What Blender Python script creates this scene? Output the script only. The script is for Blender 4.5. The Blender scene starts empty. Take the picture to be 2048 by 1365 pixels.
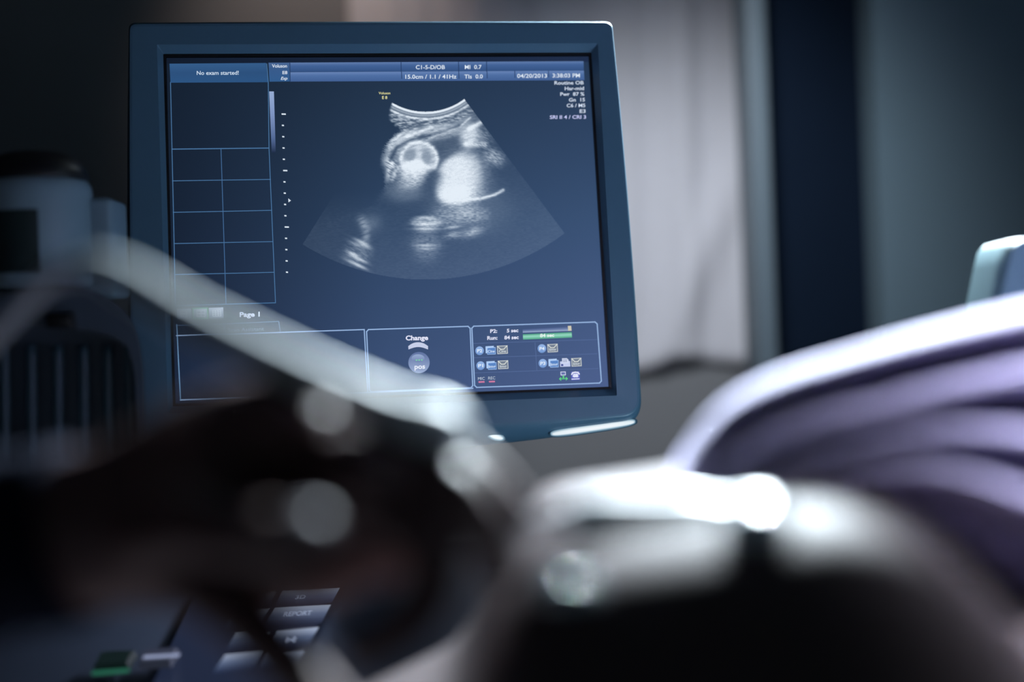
import bpy, bmesh, math, random
import numpy as np
from mathutils import Vector, Matrix

S = bpy.context.scene
COL = S.collection
# ------------------------------------------------------------------ camera
FPX, CX, CY = 2048*50/36.0, 1024.0, 682.5
ROLL = math.radians(2.1)
CAM = Vector((0, 0, 1.15))
RT = Vector((math.cos(ROLL), 0, -math.sin(ROLL)))
UP = Vector((math.sin(ROLL), 0, math.cos(ROLL)))
FW = Vector((0, 1, 0))
cd = bpy.data.cameras.new('camera'); cam = bpy.data.objects.new('camera', cd); COL.objects.link(cam)
CM = Matrix((RT, UP, -FW)).transposed().to_4x4(); CM.translation = CAM
cam.matrix_world = CM
cd.lens = 50; cd.sensor_width = 36; cd.clip_start = .05; cd.clip_end = 50
cd.dof.use_dof = True; cd.dof.focus_distance = 1.25; cd.dof.aperture_fstop = 1.4; cd.dof.aperture_blades = 0
S.camera = cam
S.view_settings.view_transform = 'Standard'; S.view_settings.look = 'None'
S.view_settings.exposure = 0.0; S.view_settings.gamma = 1.0; S.view_settings.use_curve_mapping = False

def pt(px, py, d):
    """point in the room at depth d seen at photo pixel px, py"""
    return CAM + d*(FW + RT*((px-CX)/FPX) + UP*((CY-py)/FPX))

# ------------------------------------------------------------------ world and lights
W = bpy.data.worlds.new('room_air'); S.world = W; W.use_nodes = True
W.node_tree.nodes['Background'].inputs[0].default_value = (.42, .55, 1.0, 1)
W.node_tree.nodes['Background'].inputs[1].default_value = .042

def area(name, loc, aim, sx, sy, power, col, spread=180):
    l = bpy.data.lights.new(name, 'AREA'); l.shape = 'RECTANGLE'; l.size = sx; l.size_y = sy
    l.energy = power; l.color = col; l.spread = math.radians(spread)
    o = bpy.data.objects.new(name, l); COL.objects.link(o); o.location = loc
    o.rotation_euler = (Vector(aim)-Vector(loc)).to_track_quat('-Z', 'Y').to_euler(); return o
def spot(name, loc, aim, angle, blend, power, col, r=.05):
    l = bpy.data.lights.new(name, 'SPOT'); l.spot_size = math.radians(angle); l.spot_blend = blend
    l.energy = power; l.color = col; l.shadow_soft_size = r
    o = bpy.data.objects.new(name, l); COL.objects.link(o); o.location = loc
    o.rotation_euler = (Vector(aim)-Vector(loc)).to_track_quat('-Z', 'Y').to_euler(); return o
# exam light behind and above the patient, shining back across the belly
area('exam_light', (.40, 1.82, 1.90), (.04, .57, 1.08), .22, .16, 13.5, (.80, .93, 1.0), 44)
# wall light above the curtain
spot('wall_light', (.12, 1.44, 1.78), (.29, 2.3, 1.10), 70, 1.0, 40, (.90, .95, 1.0), .14)
# small warm light on the wall above and left of the monitor
spot('warm_wall_light', (-.30, 1.98, 2.06), (-.29, 2.35, 1.70), 66, 1.0, 6, (1.0, .78, .66), .05)
# added fill light, narrowed onto the shirt folds
area('shirt_fill_light', (.66, .42, 2.1), (.37, .66, 1.13), .15, .15, 3.2, (.84, .88, 1.0), 22)
# added fill from low right, brightens the monitor's bezel and lip
area('bezel_fill_light', (.36, 1.02, .74), (.05, 1.25, 1.20), .16, .08, .38, (.55, .82, 1.0), 100)
# added fill light below the monitor, lifts the dark desk
area('desk_fill_light', (-.14, 1.24, 1.06), (-.42, 1.06, .88), .22, .03, .22, (.82, .80, 1.0), 90)
# soft light from the room behind the camera, right
area('room_light', (1.5, .75, 2.1), (.3, 1.6, 1.1), .5, .5, .8, (.55, .78, 1.0), 120)

# ------------------------------------------------------------------ helpers
def lin(c):
    c = c/255.0
    return c/12.92 if c <= .04045 else ((c+.055)/1.055)**2.4
def L3(c): return (lin(c[0]), lin(c[1]), lin(c[2]))
def mat(name, rgb, rough=.5, metal=0, spec=.5, var=.08, scale=30, bump=0.0, sss=0, emit=None, es=1.0, coat=0):
    m = bpy.data.materials.new(name); m.use_nodes = True; nt = m.node_tree; b = nt.nodes['Principled BSDF']
    b.inputs['Roughness'].default_value = rough; b.inputs['Metallic'].default_value = metal
    b.inputs['Specular IOR Level'].default_value = spec; b.inputs['Coat Weight'].default_value = coat
    c = L3(rgb)
    tc = nt.nodes.new('ShaderNodeTexCoord'); n = nt.nodes.new('ShaderNodeTexNoise'); n.inputs['Scale'].default_value = scale
    n.inputs['Detail'].default_value = 4
    nt.links.new(tc.outputs['Object'], n.inputs['Vector'])
    r = nt.nodes.new('ShaderNodeValToRGB'); nt.links.new(n.outputs['Fac'], r.inputs['Fac'])
    r.color_ramp.elements[0].color = tuple(x*(1-var) for x in c)+(1,)
    r.color_ramp.elements[1].color = tuple(min(1, x*(1+var)) for x in c)+(1,)
    nt.links.new(r.outputs['Color'], b.inputs['Base Color'])
    if bump:
        bp = nt.nodes.new('ShaderNodeBump'); bp.inputs['Strength'].default_value = bump; bp.inputs['Distance'].default_value = .002
        nt.links.new(n.outputs['Fac'], bp.inputs['Height']); nt.links.new(bp.outputs['Normal'], b.inputs['Normal'])
    if sss: b.inputs['Subsurface Weight'].default_value = sss; b.inputs['Subsurface Radius'].default_value = (.01, .004, .002)
    if emit:
        b.inputs['Emission Color'].default_value = L3(emit)+(1,); b.inputs['Emission Strength'].default_value = es
    return m
def screen_mat(name, strength=1.0, rough=.45):
    m = bpy.data.materials.new(name); m.use_nodes = True; nt = m.node_tree; b = nt.nodes['Principled BSDF']
    b.inputs['Base Color'].default_value = (.004, .005, .007, 1); b.inputs['Roughness'].default_value = rough
    b.inputs['Specular IOR Level'].default_value = .2
    a = nt.nodes.new('ShaderNodeVertexColor'); a.layer_name = 'Col'
    nt.links.new(a.outputs['Color'], b.inputs['Emission Color']); b.inputs['Emission Strength'].default_value = strength
    return m
def new_obj(name, me, m=None, parent=None, smooth=False, angle=None):
    o = bpy.data.objects.new(name, me); COL.objects.link(o)
    if m is not None: me.materials.append(m)
    if smooth or angle: me.shade_smooth()
    if angle: me.set_sharp_from_angle(angle=math.radians(angle))
    if parent: o.parent = parent
    return o
def mesh(name, V, F):
    me = bpy.data.meshes.new(name); me.from_pydata([tuple(v) for v in V], [], F); me.update()
    bm = bmesh.new(); bm.from_mesh(me); bmesh.ops.recalc_face_normals(bm, faces=bm.faces); bm.to_mesh(me); bm.free()
    return me
def tag(o, label=None, cat=None, group=None, kind=None):
    if label: o['label'] = label
    if cat: o['category'] = cat
    if group: o['group'] = group
    if kind: o['kind'] = kind
    return o
def empty(name, loc=(0, 0, 0)):
    o = bpy.data.objects.new(name, None); COL.objects.link(o); o.location = loc; o.empty_display_size = .05; return o
def box_me(name, c, s, bev=0, seg=3, rot=None):
    bm = bmesh.new(); bmesh.ops.create_cube(bm, size=1)
    bmesh.ops.scale(bm, vec=s, verts=bm.verts)
    if bev: bmesh.ops.bevel(bm, geom=list(bm.edges), offset=bev, segments=seg, affect='EDGES', profile=.5)
    if rot: bmesh.ops.rotate(bm, cent=(0, 0, 0), matrix=rot, verts=bm.verts)
    bmesh.ops.translate(bm, vec=c, verts=bm.verts)
    me = bpy.data.meshes.new(name); bm.to_mesh(me); bm.free(); return me
def box(name, c, s, m, parent=None, bev=0, rot=None, origin=None):
    c = Vector(c)
    if parent is None:
        o = new_obj(name, box_me(name, (0, 0, 0), s, bev, 3, rot), m, None, angle=35 if bev else None); o.location = c
    else:
        o = new_obj(name, box_me(name, c-(parent.location if origin is None else Vector(origin)), s, bev, 3, rot), m, parent, angle=35 if bev else None)
    return o
def catmull(P, n=8):
    P = [Vector(p) for p in P]; out = []
    Q = [P[0]*2-P[1]]+P+[P[-1]*2-P[-2]]
    for i in range(1, len(Q)-2):
        a, b, c, d = Q[i-1:i+3]
        for k in range(n):
            t = k/n
            out.append(.5*((2*b)+(c-a)*t+(2*a-5*b+4*c-d)*t*t+(3*b-a-3*c+d)*t**3))
    out.append(P[-1]); return out
def sweep(path, radii, seg=16, flat=None, cap=True, up=Vector((0, 0, 1))):
    """V, F of a tube with radius per point; flat = (axis scale a, axis scale b) per point"""
    V, F = [], []; n = len(path)
    prev = None
    for i, p in enumerate(path):
        t = (path[min(i+1, n-1)]-path[max(i-1, 0)]).normalized()
        if prev is None: side = t.cross(up); side = side.normalized() if side.length > 1e-5 else Vector((1, 0, 0))
        else: side = (prev-t*prev.dot(t)).normalized()
        prev = side; nn = side.cross(t)
        fa, fb = flat[i] if flat else (1, 1)
        for k in range(seg):
            a = 2*math.pi*k/seg
            V.append(p+side*(radii[i]*fa*math.cos(a))+nn*(radii[i]*fb*math.sin(a)))
    for i in range(n-1):
        for k in range(seg):
            F.append((i*seg+k, i*seg+(k+1) % seg, (i+1)*seg+(k+1) % seg, (i+1)*seg+k))
    if cap: F.append(tuple(range(seg))[::-1]); F.append(tuple((n-1)*seg+k for k in range(seg)))
    return V, F
def tube(name, P, R, m, parent=None, seg=16, n=8, off=None, flat=None):
    path = catmull(P, n); R = [float(np.interp(i/n, range(len(P)), R)) for i in range(len(path))]
    fl = None
    if flat: fl = [(float(np.interp(i/n, range(len(P)), [f[0] for f in flat])), float(np.interp(i/n, range(len(P)), [f[1] for f in flat]))) for i in range(len(path))]
    o_ = Vector(off) if off is not None else (parent.location if parent else Vector((0, 0, 0)))
    path = [p-o_ for p in path]
    V, F = sweep(path, R, seg, fl); return new_obj(name, mesh(name, V, F), m, parent, smooth=True)
def loft(loops, cap_first=True, cap_last=True):
    V, F = [], []; n = len(loops[0])
    for l in loops: V += l
    for i in range(len(loops)-1):
        for k in range(n):
            F.append((i*n+k, i*n+(k+1) % n, (i+1)*n+(k+1) % n, (i+1)*n+k))
    if cap_first: F.append(tuple(range(n))[::-1])
    if cap_last: F.append(tuple((len(loops)-1)*n+k for k in range(n)))
    return V, F

# ------------------------------------------------------------------ materials
M = dict(
    wall=mat('wall_paint', (120, 122, 126), .85, var=.04, scale=8),
    wall_low=mat('lower_wall_paint', (120, 118, 116), .85, var=.04, scale=8),
    wall_dark=mat('slate_wall_paint', (88, 108, 120), .8, var=.05, scale=6),
    floor=mat('vinyl_floor', (80, 82, 88), .4, var=.1, scale=5),
    ceil=mat('ceiling_paint', (150, 150, 150), .9, var=.03),
    door=mat('navy_door_laminate', (14, 25, 40), .8, spec=.05, var=.06, scale=12),
    frame=mat('grey_door_frame', (84, 98, 108), .5, var=.04),
    curtain=mat('grey_curtain_cloth', (200, 200, 208), .9, var=.05, scale=60, bump=.2),
    plastic=mat('blue_grey_plastic', (82, 117, 139), .36, spec=.5, var=.03, scale=200, bump=.03),
    plastic_dark=mat('dark_plastic', (28, 34, 42), .5, var=.05),
    console=mat('console_plastic', (70, 84, 100), .45, var=.05),
    grille=mat('ribbed_teal_plastic', (58, 84, 100), .5, var=.05),
    black=mat('black_plastic', (14, 16, 20), .45, var=.05),
    canister=mat('canister_white_plastic', (120, 146, 160), .5, var=.04),
    label=mat('dark_green_label', (24, 44, 46), .6, var=.15, scale=40),
    skin_dark=mat('brown_skin', (96, 72, 72), .5, var=.08, scale=60, sss=.1),
    skin=mat('olive_skin', (92, 84, 86), .62, var=.05, scale=60, sss=.1, spec=.04),
    nail=mat('fingernail', (140, 134, 142), .5, spec=.1, var=.03),
    sleeve=mat('navy_scrub_cloth', (26, 30, 44), .9, spec=.02, var=.1, scale=80, bump=.3),
    shirt=mat('lavender_cotton', (158, 152, 184), .85, var=.05, scale=120, bump=.2),
    probe=mat('white_probe_plastic', (204, 214, 220), .35, var=.02),
    lens=mat('grey_rubber_lens', (150, 170, 182), .4, var=.03),
    cable=mat('pale_grey_cable', (206, 216, 222), .5, var=.03),
    gel=mat('clear_gel', (205, 225, 235), .08, var=.03, spec=.8, coat=1.0),
    bed=mat('bed_vinyl', (52, 60, 74), .5, var=.05),
    chair=mat('pale_teal_vinyl', (112, 146, 156), .5, var=.04),
    metal=mat('brushed_metal', (150, 155, 160), .35, metal=1, var=.05),
    sheet=mat('bed_sheet', (70, 76, 90), .9, var=.05),
)

# ================================================================== MONITOR
def rot3(rx, ry, rz):
    return Matrix.Rotation(rz, 4, 'Z') @ Matrix.Rotation(ry, 4, 'Y') @ Matrix.Rotation(rx, 4, 'X')
MM = CM @ Matrix.Translation((-.1094, .1026, -1.2615)) @ rot3(-.0831, .1628, .0368)
MI = MM.inverted()
def loc(px, py, z=0.0):
    """photo pixel -> point of the monitor's own plane z"""
    o = MI @ CAM; d = (MI.to_3x3() @ (FW + RT*((px-CX)/FPX) + UP*((CY-py)/FPX)))
    t = (z-o.z)/d.z
    return Vector((o.x+d.x*t, o.y+d.y*t, z))
monitor = empty('display_monitor'); monitor.matrix_world = MM
tag(monitor, 'blue-grey flat display monitor showing an ultrasound scan, in focus at centre', 'monitor')

def rloop(corners, z, radii, bulge=(0, 0, 0, 0), ns=22, nc=9):
    """closed loop: TL, TR, BR, BL in photo pixels on plane z; bulge per edge (top, right, bottom, left) in metres"""
    P = [loc(x, y, 0) for x, y in corners]
    cen = sum(P, Vector())/4; pts = []
    E = []
    for i in range(4):
        a, b = P[i], P[(i+1) % 4]; t = (b-a); L = t.length; t = t/L
        nrm = Vector((-t.y, t.x, 0)); nrm = nrm if nrm.dot((a+b)/2-cen) > 0 else -nrm
        E.append((a, b, t, L, nrm))
    def epos(i, s):   # s metres along the edge
        a, b, t, L, nrm = E[i]; q = s/L*2-1
        return a+t*s+nrm*(bulge[i]*(1-q*q))
    out = []
    for i in range(4):
        r0, r1 = radii[i], radii[(i+1) % 4]; L = E[i][3]
        for k in range(ns): out.append(epos(i, r0+(L-r0-r1)*k/(ns-1)))
        j = (i+1) % 4
        A = epos(i, L-r1); B = P[j]; D = epos(j, r1)
        for k in range(1, nc):
            t = k/nc; out.append(A*(1-t)**2+B*2*t*(1-t)+D*t*t)
    return [Vector((p.x, p.y, z)) for p in out]
def inset(loop, d, z):
    c = sum(loop, Vector())/len(loop); n = len(loop); out = []
    for i, p in enumerate(loop):
        t = (loop[(i+1) % n]-loop[i-1]).normalized(); q = Vector((t.y, -t.x, 0))
        if q.dot(c-p) < 0: q = -q
        out.append(Vector((p.x+q.x*d, p.y+q.y*d, z)))
    return out
OUT = [(256, 43), (1224, 41), (1287, 846), (259, 878)]
outer = rloop(OUT, 0, (.006, .008, .020, .020), (.0005, .0028, .0175, .002))
front = rloop([(263, 57), (1217, 54), (1274, 830), (268, 868)], .012, (.006, .006, .017, .017), (.0005, .0022, .0060, .001))
lip_o = rloop([(316, 97), (1190, 94), (1228, 793), (338, 828)], .012, (.001,)*4)
lip_i = rloop([(327, 110), (1181, 107), (1222, 779), (346, 813)], .002, (.001,)*4)
z = lambda l, h: [Vector((p.x, p.y, h)) for p in l]
def mix(a, b, t, h): return [Vector((p.x+(q.x-p.x)*t, p.y+(q.y-p.y)*t, h)) for p, q in zip(a, b)]
back_l = inset(outer, .05, -.075)
V, F = loft([inset(outer, .09, -.082), back_l, inset(outer, .012, -.050), inset(outer, .003, -.036), z(outer, -.024), z(outer, -.010), mix(outer, front, .12, -.003),
             mix(outer, front, .35, .0035), mix(outer, front, .65, .0085), mix(outer, front, .88, .0112), z(front, .012), inset(front, .002, .0123)], True, False)
housing = new_obj('housing', mesh('housing', V, F), M['plastic'], monitor, angle=30)
V, F = loft([inset(front, .002, .0123), z(lip_o, .0118)], False, False)
bezel = new_obj('bezel', mesh('bezel', V, F), M['plastic'], monitor, angle=25)
V, F = loft([z(lip_o, .0118), z(lip_i, .003)], False, False)
new_obj('inner_lip', mesh('inner_lip', V, F), M['plastic'], bezel)
lip_g = inset(lip_i, .0022, .0028)
V, F = loft([z(lip_i, .003), lip_g, z(lip_g, -.002)], False, False)
new_obj('gasket', mesh('gasket', V, F), M['black'], monitor)

# --- reflections on the monitor's lower edge, painted as glowing oval patches
M['bezel_glint'] = screen_mat('painted_glint_glow', 1.0, .3)
def bezel_glint(rings, name='painted_glint'):
    """painted highlight: rings of (pixel outline, height, colour)"""
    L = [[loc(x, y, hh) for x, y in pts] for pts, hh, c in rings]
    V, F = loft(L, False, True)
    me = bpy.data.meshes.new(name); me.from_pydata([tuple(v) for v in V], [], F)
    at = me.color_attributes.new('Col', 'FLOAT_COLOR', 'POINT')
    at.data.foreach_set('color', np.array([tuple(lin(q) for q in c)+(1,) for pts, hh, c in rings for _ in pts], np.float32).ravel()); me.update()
    return new_obj(name, me, M['bezel_glint'], housing, smooth=True)
def oval(cx, cy, a, b, ang, n=28, p=2.0):
    t = math.radians(ang); out = []
    for k in range(n):
        q = 2*math.pi*k/n; cu, su = math.cos(q), math.sin(q)
        x = a*math.copysign(abs(cu)**(2/p), cu); y = b*math.copysign(abs(su)**(2/p), su)
        out.append((cx+x*math.cos(t)-y*math.sin(t), cy+x*math.sin(t)+y*math.cos(t)))
    return out
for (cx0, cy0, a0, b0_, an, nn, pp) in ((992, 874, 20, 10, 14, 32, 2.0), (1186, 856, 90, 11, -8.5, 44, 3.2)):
    bezel_glint([(oval(cx0, cy0, a0, b0_, an, nn, pp), -.004, (34, 56, 74)), (oval(cx0, cy0, a0*.96, b0_*.9, an, nn, pp), .0048, (44, 72, 92)), (oval(cx0, cy0, a0-b0_*.45, b0_*.6, an, nn, pp), .0056, (130, 164, 184)),
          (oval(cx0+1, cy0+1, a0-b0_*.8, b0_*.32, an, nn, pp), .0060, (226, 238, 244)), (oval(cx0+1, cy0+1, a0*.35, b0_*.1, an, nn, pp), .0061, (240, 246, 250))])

# ------------------------------------------------------------------ screen picture
VV, FF, CC = [], [], []
def srgb(c): return np.array([lin(x) for x in c])
BGX = np.array([335., 760., 1215.]); BGY = np.array([120., 440., 790.])
BG = np.array([[(20, 32, 48), (31, 48, 69), (38, 57, 84)], [(20, 32, 50), (44, 66, 96), (56, 80, 115)], [(24, 36, 58), (58, 79, 118), (74, 93, 139)]], float)
def bgcol(x, y):
    x = np.clip(np.asarray(x, float), 335, 1215); y = np.clip(np.asarray(y, float), 120, 790)
    def wts(v, g):
        t = np.where(v < g[1], (v-g[0])/(g[1]-g[0]), 1+(v-g[1])/(g[2]-g[1]))
        w0 = np.clip(1-t, 0, 1); w2 = np.clip(t-1, 0, 1); return np.stack([w0, 1-w0-w2, w2], -1)
    wx, wy = wts(x, BGX), wts(y, BGY)
    return np.einsum('...i,...j,ijk->...k', wy, wx, BG)
def linarr(c):
    c = np.asarray(c, float)/255
    return np.where(c <= .04045, c/12.92, ((c+.055)/1.055)**2.4)
def poly(pts, cols, layer=1):
    """pts: pixel points; cols: one colour or one per point"""
    b = len(VV)
    for p in pts: VV.append(tuple(loc(p[0], p[1], 0.00012*layer)))
    if not isinstance(cols[0], (tuple, list)): cols = [cols]*len(pts)
    for c in cols: CC.append(tuple(lin(x) for x in c))
    FF.append(tuple(range(b, b+len(pts))))
def line(pts, w, c, layer=3):
    for (x0, y0), (x1, y1) in zip(pts[:-1], pts[1:]):
        dx, dy = x1-x0, y1-y0; L = math.hypot(dx, dy); nx, ny = -dy/L*w/2, dx/L*w/2; ex, ey = dx/L*w/2, dy/L*w/2
        cc = c
        poly([(x0+nx-ex, y0+ny-ey), (x1+nx+ex, y1+ny+ey), (x1-nx+ex, y1-ny+ey), (x0-nx-ex, y0-ny-ey)], cc, layer)
def vgrad(q, ct, cb, layer=2):   # q: TL TR BR BL
    poly(q, [ct, ct, cb, cb], layer)
def strips(q, stops, layer=2):   # vertical gradient with stops [(t, colour)]
    TL, TR, BR, BL = q; m = lambda a, b, t: (a[0]+(b[0]-a[0])*t, a[1]+(b[1]-a[1])*t)
    for (t0, c0), (t1, c1) in zip(stops[:-1], stops[1:]):
        poly([m(TL, BL, t0), m(TR, BR, t0), m(TR, BR, t1), m(TL, BL, t1)], [c0, c0, c1, c1], layer)
def disc(cx, cy, rx, ry, ct, cb=None, layer=3, n=28):
    cb = cb or ct; P = [(cx+rx*math.cos(2*math.pi*k/n), cy+ry*math.sin(2*math.pi*k/n)) for k in range(n)]
    cols = [tuple(ct[i]+(cb[i]-ct[i])*(.5+.5*math.sin(2*math.pi*k/n)) for i in range(3)) for k in range(n)]
    poly(P, cols, layer)
_cap = {}
def text(s, x0, x1, base, base1, cap, c, layer=5, bold=.012, shear=0, sp=1.0):
    cu = bpy.data.curves.new('glyphs', 'FONT'); cu.body = s; cu.offset = bold; cu.shear = shear; cu.resolution_u = 3; cu.space_character = sp
    o = bpy.data.objects.new('glyphs', cu); COL.objects.link(o); bpy.context.view_layer.update()
    me = o.evaluated_get(bpy.context.evaluated_depsgraph_get()).to_mesh()
    V = [v.co.copy() for v in me.vertices]; F = [tuple(p.vertices) for p in me.polygons]
    o.to_mesh_clear(); COL.objects.unlink(o); bpy.data.objects.remove(o); bpy.data.curves.remove(cu)
    if not V: return
    a = min(v.x for v in V); b = max(v.x for v in V); H = .73
    o_ = len(VV); cl = tuple(lin(q) for q in c)
    for v in V:
        t = (v.x-a)/(b-a); VV.append(tuple(loc(x0+(x1-x0)*t, base+(base1-base)*t-v.y/H*cap, .00012*layer))); CC.append(cl)
    for f in F: FF.append(tuple(i+o_ for i in f))

# background of the display
SC = [(333, 116), (1177, 113), (1217, 775), (349, 808)]
NXg, NYg = 24, 20
b0 = len(VV)
for j in range(NYg+1):
    for i in range(NXg+1):
        u, v = i/NXg, j/NYg
        x = (SC[0][0]*(1-u)+SC[1][0]*u)*(1-v)+(SC[3][0]*(1-u)+SC[2][0]*u)*v
        y = (SC[0][1]*(1-u)+SC[1][1]*u)*(1-v)+(SC[3][1]*(1-u)+SC[2][1]*u)*v
        VV.append(tuple(loc(x, y, 0))); CC.append(tuple(linarr(bgcol(x, y))))
for j in range(NYg):
    for i in range(NXg):
        a = b0+j*(NXg+1)+i; FF.append((a, a+1, a+NXg+2, a+NXg+1))
# dark blank strips between the header cells
poly([(333, 116), (1177, 113), (1178, 124), (334, 127)], [(16, 26, 42), (30, 44, 72), (30, 44, 72), (16, 26, 42)], 1)

# left patient panel
strips([(339, 127.5), (532, 126), (536, 164.5), (341, 165.5)], [(0, (52, 92, 138)), (.5, (44, 80, 124)), (1, (44, 84, 130))], 2)
text('No exam started!', 393.5, 477.5, 149.8, 149.4, 8.2, (205, 222, 240))
LB = (74, 116, 160)
vl = lambda y: 341+(y-165)*(361-341)/(801-165.)
line([(341, 165), (351, 611)], 1.5, LB); line([(353.3, 650), (361, 801)], 1.8, (110, 150, 190))
line([(533.5, 128), (536.5, 164), (538, 296), (551, 606)], 1.5, LB); line([(442, 298), (452, 608)], 1.5, (66, 104, 148))
for (a, b, w) in (((344, 298.5), (538, 296.3), 1.9), ((345, 362), (541, 359), 1.4), ((346.5, 425), (543.5, 421), 1.4), ((348, 487.5), (546, 483.5), 1.4),
                  ((349, 549.5), (548.5, 545), 1.4), ((351, 611.5), (551, 606), 1.6)):
    line([a, b], w, LB)
# header bar
bar = lambda x, t: (x, 125.5+(x-537)*(-2.7/630)+t*(1+0*(x-537)))
strips([bar(537, 0), bar(579, 0), (580.5, 163), (539, 163.5)], [(0, (74, 104, 150)), (.3, (56, 90, 138)), (1, (50, 92, 142))], 2)
strips([bar(579.5, 0), (1167, 122.5), (1167.7, 141.5), bar(580, 18.8)], [(0, (96, 124, 172)), (.35, (66, 98, 150)), (1, (50, 80, 128))], 2)
strips([(580, 144.6), (1167.7, 141.5), (1169, 160.5), (581, 163.3)], [(0, (104, 132, 182)), (.4, (78, 110, 162)), (1, (66, 96, 148))], 2)
for x, a, b in ((579.8, 125, 163), (802, 124.5, 143.5), (917, 124.5, 143.2), (973, 124, 143), (803, 144.5, 157), (917.5, 144, 157), (974, 144, 156), (1029.5, 143, 155), (1097, 142.5, 154)):
    line([(x, a), (x+.4, b)], 1.5, (36, 58, 98))
WH = (226, 236, 248)
text('Voluson', 544, 574, 135.2, 135.2, 7, WH); text('E8', 565, 574.7, 148.3, 148.3, 6.6, WH); text('Exp', 561.5, 575, 159.6, 159.6, 6.2, WH, shear=.3)
text('C1-5-D/OB', 831.6, 889.8, 138.4, 138.2, 8.3, WH); text('15.0cm / 1.1 / 41Hz', 810.7, 912.9, 157.5, 157.1, 8.3, WH)
text('MI  0.7', 929.6, 963, 138, 137.9, 8.2, WH); text('TIs  0.0', 928.8, 965.5, 157, 156.8, 8.2, WH)
text('04/20/2013', 1034.3, 1094, 155.8, 155.4, 8.2, WH); text('3:38:03 PM', 1105, 1159.8, 155.1, 154.8, 8.2, WH)
for s, a, b, y in (('Routine OB', 1108.9, 1167.3, 169.2), ('Har-mid', 1129.5, 1168, 180.5), ('Pwr  87 %', 1120.6, 1168.7, 191.8), ('Gn  15', 1137.8, 1169.8, 203.2),
                   ('C6 / M5', 1133.4, 1170.7, 214.6), ('E3', 1159.3, 1171.2, 226)):
    text(s, a, b, y, y-.4, 7.2, (214, 226, 244), bold=.016)
text('SRI II 4 / CRI 3', 1099.7, 1172, 237.9, 237.4, 7.2, (208, 212, 255), bold=.016)
YE = (226, 222, 160)
text('Voluson', 757.3, 780.6, 188.6, 188.6, 5, YE); text('E 8', 764.2, 774.5, 198, 198, 6, YE, bold=.02)
# grey scale bar and depth ticks
strips([(538.3, 183), (547.8, 183), (551.5, 306), (543.5, 306)], [(0, (150, 172, 210)), (.35, (128, 150, 196)), (.75, (84, 106, 150)), (1, (28, 42, 68))], 3)
for i in range(15):
    y = 228.3+i*22.6; x = 563.5+i*.62; big = i in (0, 5, 10)
    w = 8.5 if big else 4.2
    poly([(x-.5, y-1.4), (x-.5+w, y-1.2), (x-.2+w, y+1.6), (x-.2, y+1.4)], (216, 228, 240), 4)
poly([(576.5, 397), (582, 401.5), (577, 405)], (214, 226, 240), 4)
# layout buttons, page number, tabs
for k, (x, y) in enumerate(((353.3, 618), (386, 617), (417.5, 616))):
    q = [(x, y), (x+29, y-1), (x+30, y+20), (x+1, y+21)]
    strips(q, [(0, (190, 204, 226)), (.5, (150, 166, 192)), (1, (110, 128, 158))], 3)
    if k == 1: line(q+[q[0]], 2.2, (84, 180, 130), 5)
    c = (214, 226, 240); ix, iy = x+8, y+4.5
    g = {0: (1, 2), 1: (2, 2), 2: (3, 3)}[k]
    w, h = (12, 12) if k == 0 else (16, 12)
    for a in range(g[0]+1): line([(ix+w*a/g[0], iy), (ix+w*a/g[0]+.5, iy+h)], 1.3, c, 5)
    for a in range(g[1]+1): line([(ix, iy+h*a/g[1]), (ix+w, iy+h*a/g[1]-.5)], 1.3, c, 5)
text('Page 1', 479.4, 519.5, 634, 633.2, 9.6, (214, 224, 246), bold=.03)
line([(449, 648), (557.5, 643.3), (560.5, 663)], 1.8, (84, 112, 150)); line([(449, 648), (450.5, 667)], 1.5, (84, 112, 150)); line([(352, 652), (449, 648)], 1.5, (84, 112, 150))
text('Memory', 404, 440, 666, 664.6, 6.6, (116, 134, 166)); text('Scan Assistant', 457, 528, 663.6, 661, 6.8, (128, 146, 178))
FR = (150, 180, 222)
line([(353, 672), (728.5, 659.6), (735.5, 783)], 2.2, FR)
line([(361, 800), (739, 785.3), (945.5, 777)], 2.6, FR)
for q, r in (([(733, 659.8), (940, 653), (945.6, 776), (739, 784)], 4), ([(943.5, 653), (1194, 644.3), (1203, 766.5), (949.5, 775.5)], 4)):
    P = []
    for i in range(4):
        p, a, b = q[i], q[i-1], q[(i+1) % 4]
        for tgt in (a, b):
            L = math.hypot(tgt[0]-p[0], tgt[1]-p[1]); P.append((p[0]+(tgt[0]-p[0])*r/L, p[1]+(tgt[1]-p[1])*r/L))
    line(P+[P[0]], 2.3, FR, 4)
for a, b in (((947.3, 687.4), (1195.5, 679.5)), ((948.5, 716), (1194.5, 708)), ((949.6, 746.4), (1196.7, 737.5)), ((1070, 686), (1073.8, 741))):
    line([a, b], 1.1, (84, 106, 152), 3)
TW = (228, 230, 250)
text('Change', 811.4, 856.3, 681, 680.2, 9.5, TW, bold=.035)
text('P2:', 980.4, 994.5, 666.2, 665.8, 7.2, TW, bold=.03); text('5 sec', 1013.6, 1036.7, 665.2, 664.4, 7.2, TW, bold=.03)
text('Run:', 974.5, 995, 680, 679.4, 7.4, TW, bold=.03); text('84 sec', 1008.7, 1037.4, 679.2, 678.2, 7.4, TW, bold=.03)
strips([(1045, 658.6), (1142, 652.2), (1143, 662), (1045.7, 665.8)], [(0, (62, 80, 124)), (.4, (92, 112, 156)), (1, (156, 172, 206))], 3)
poly([(1135.6, 652.4), (1142.4, 652), (1143.2, 661.8), (1136.4, 662.3)], (206, 200, 180), 5)
strips([(1045.7, 669), (1143.2, 664.6), (1144.2, 675.6), (1046.2, 679.8)], [(0, (62, 150, 118)), (.45, (150, 216, 194)), (.75, (110, 190, 160)), (1, (84, 160, 130))], 3)
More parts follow.
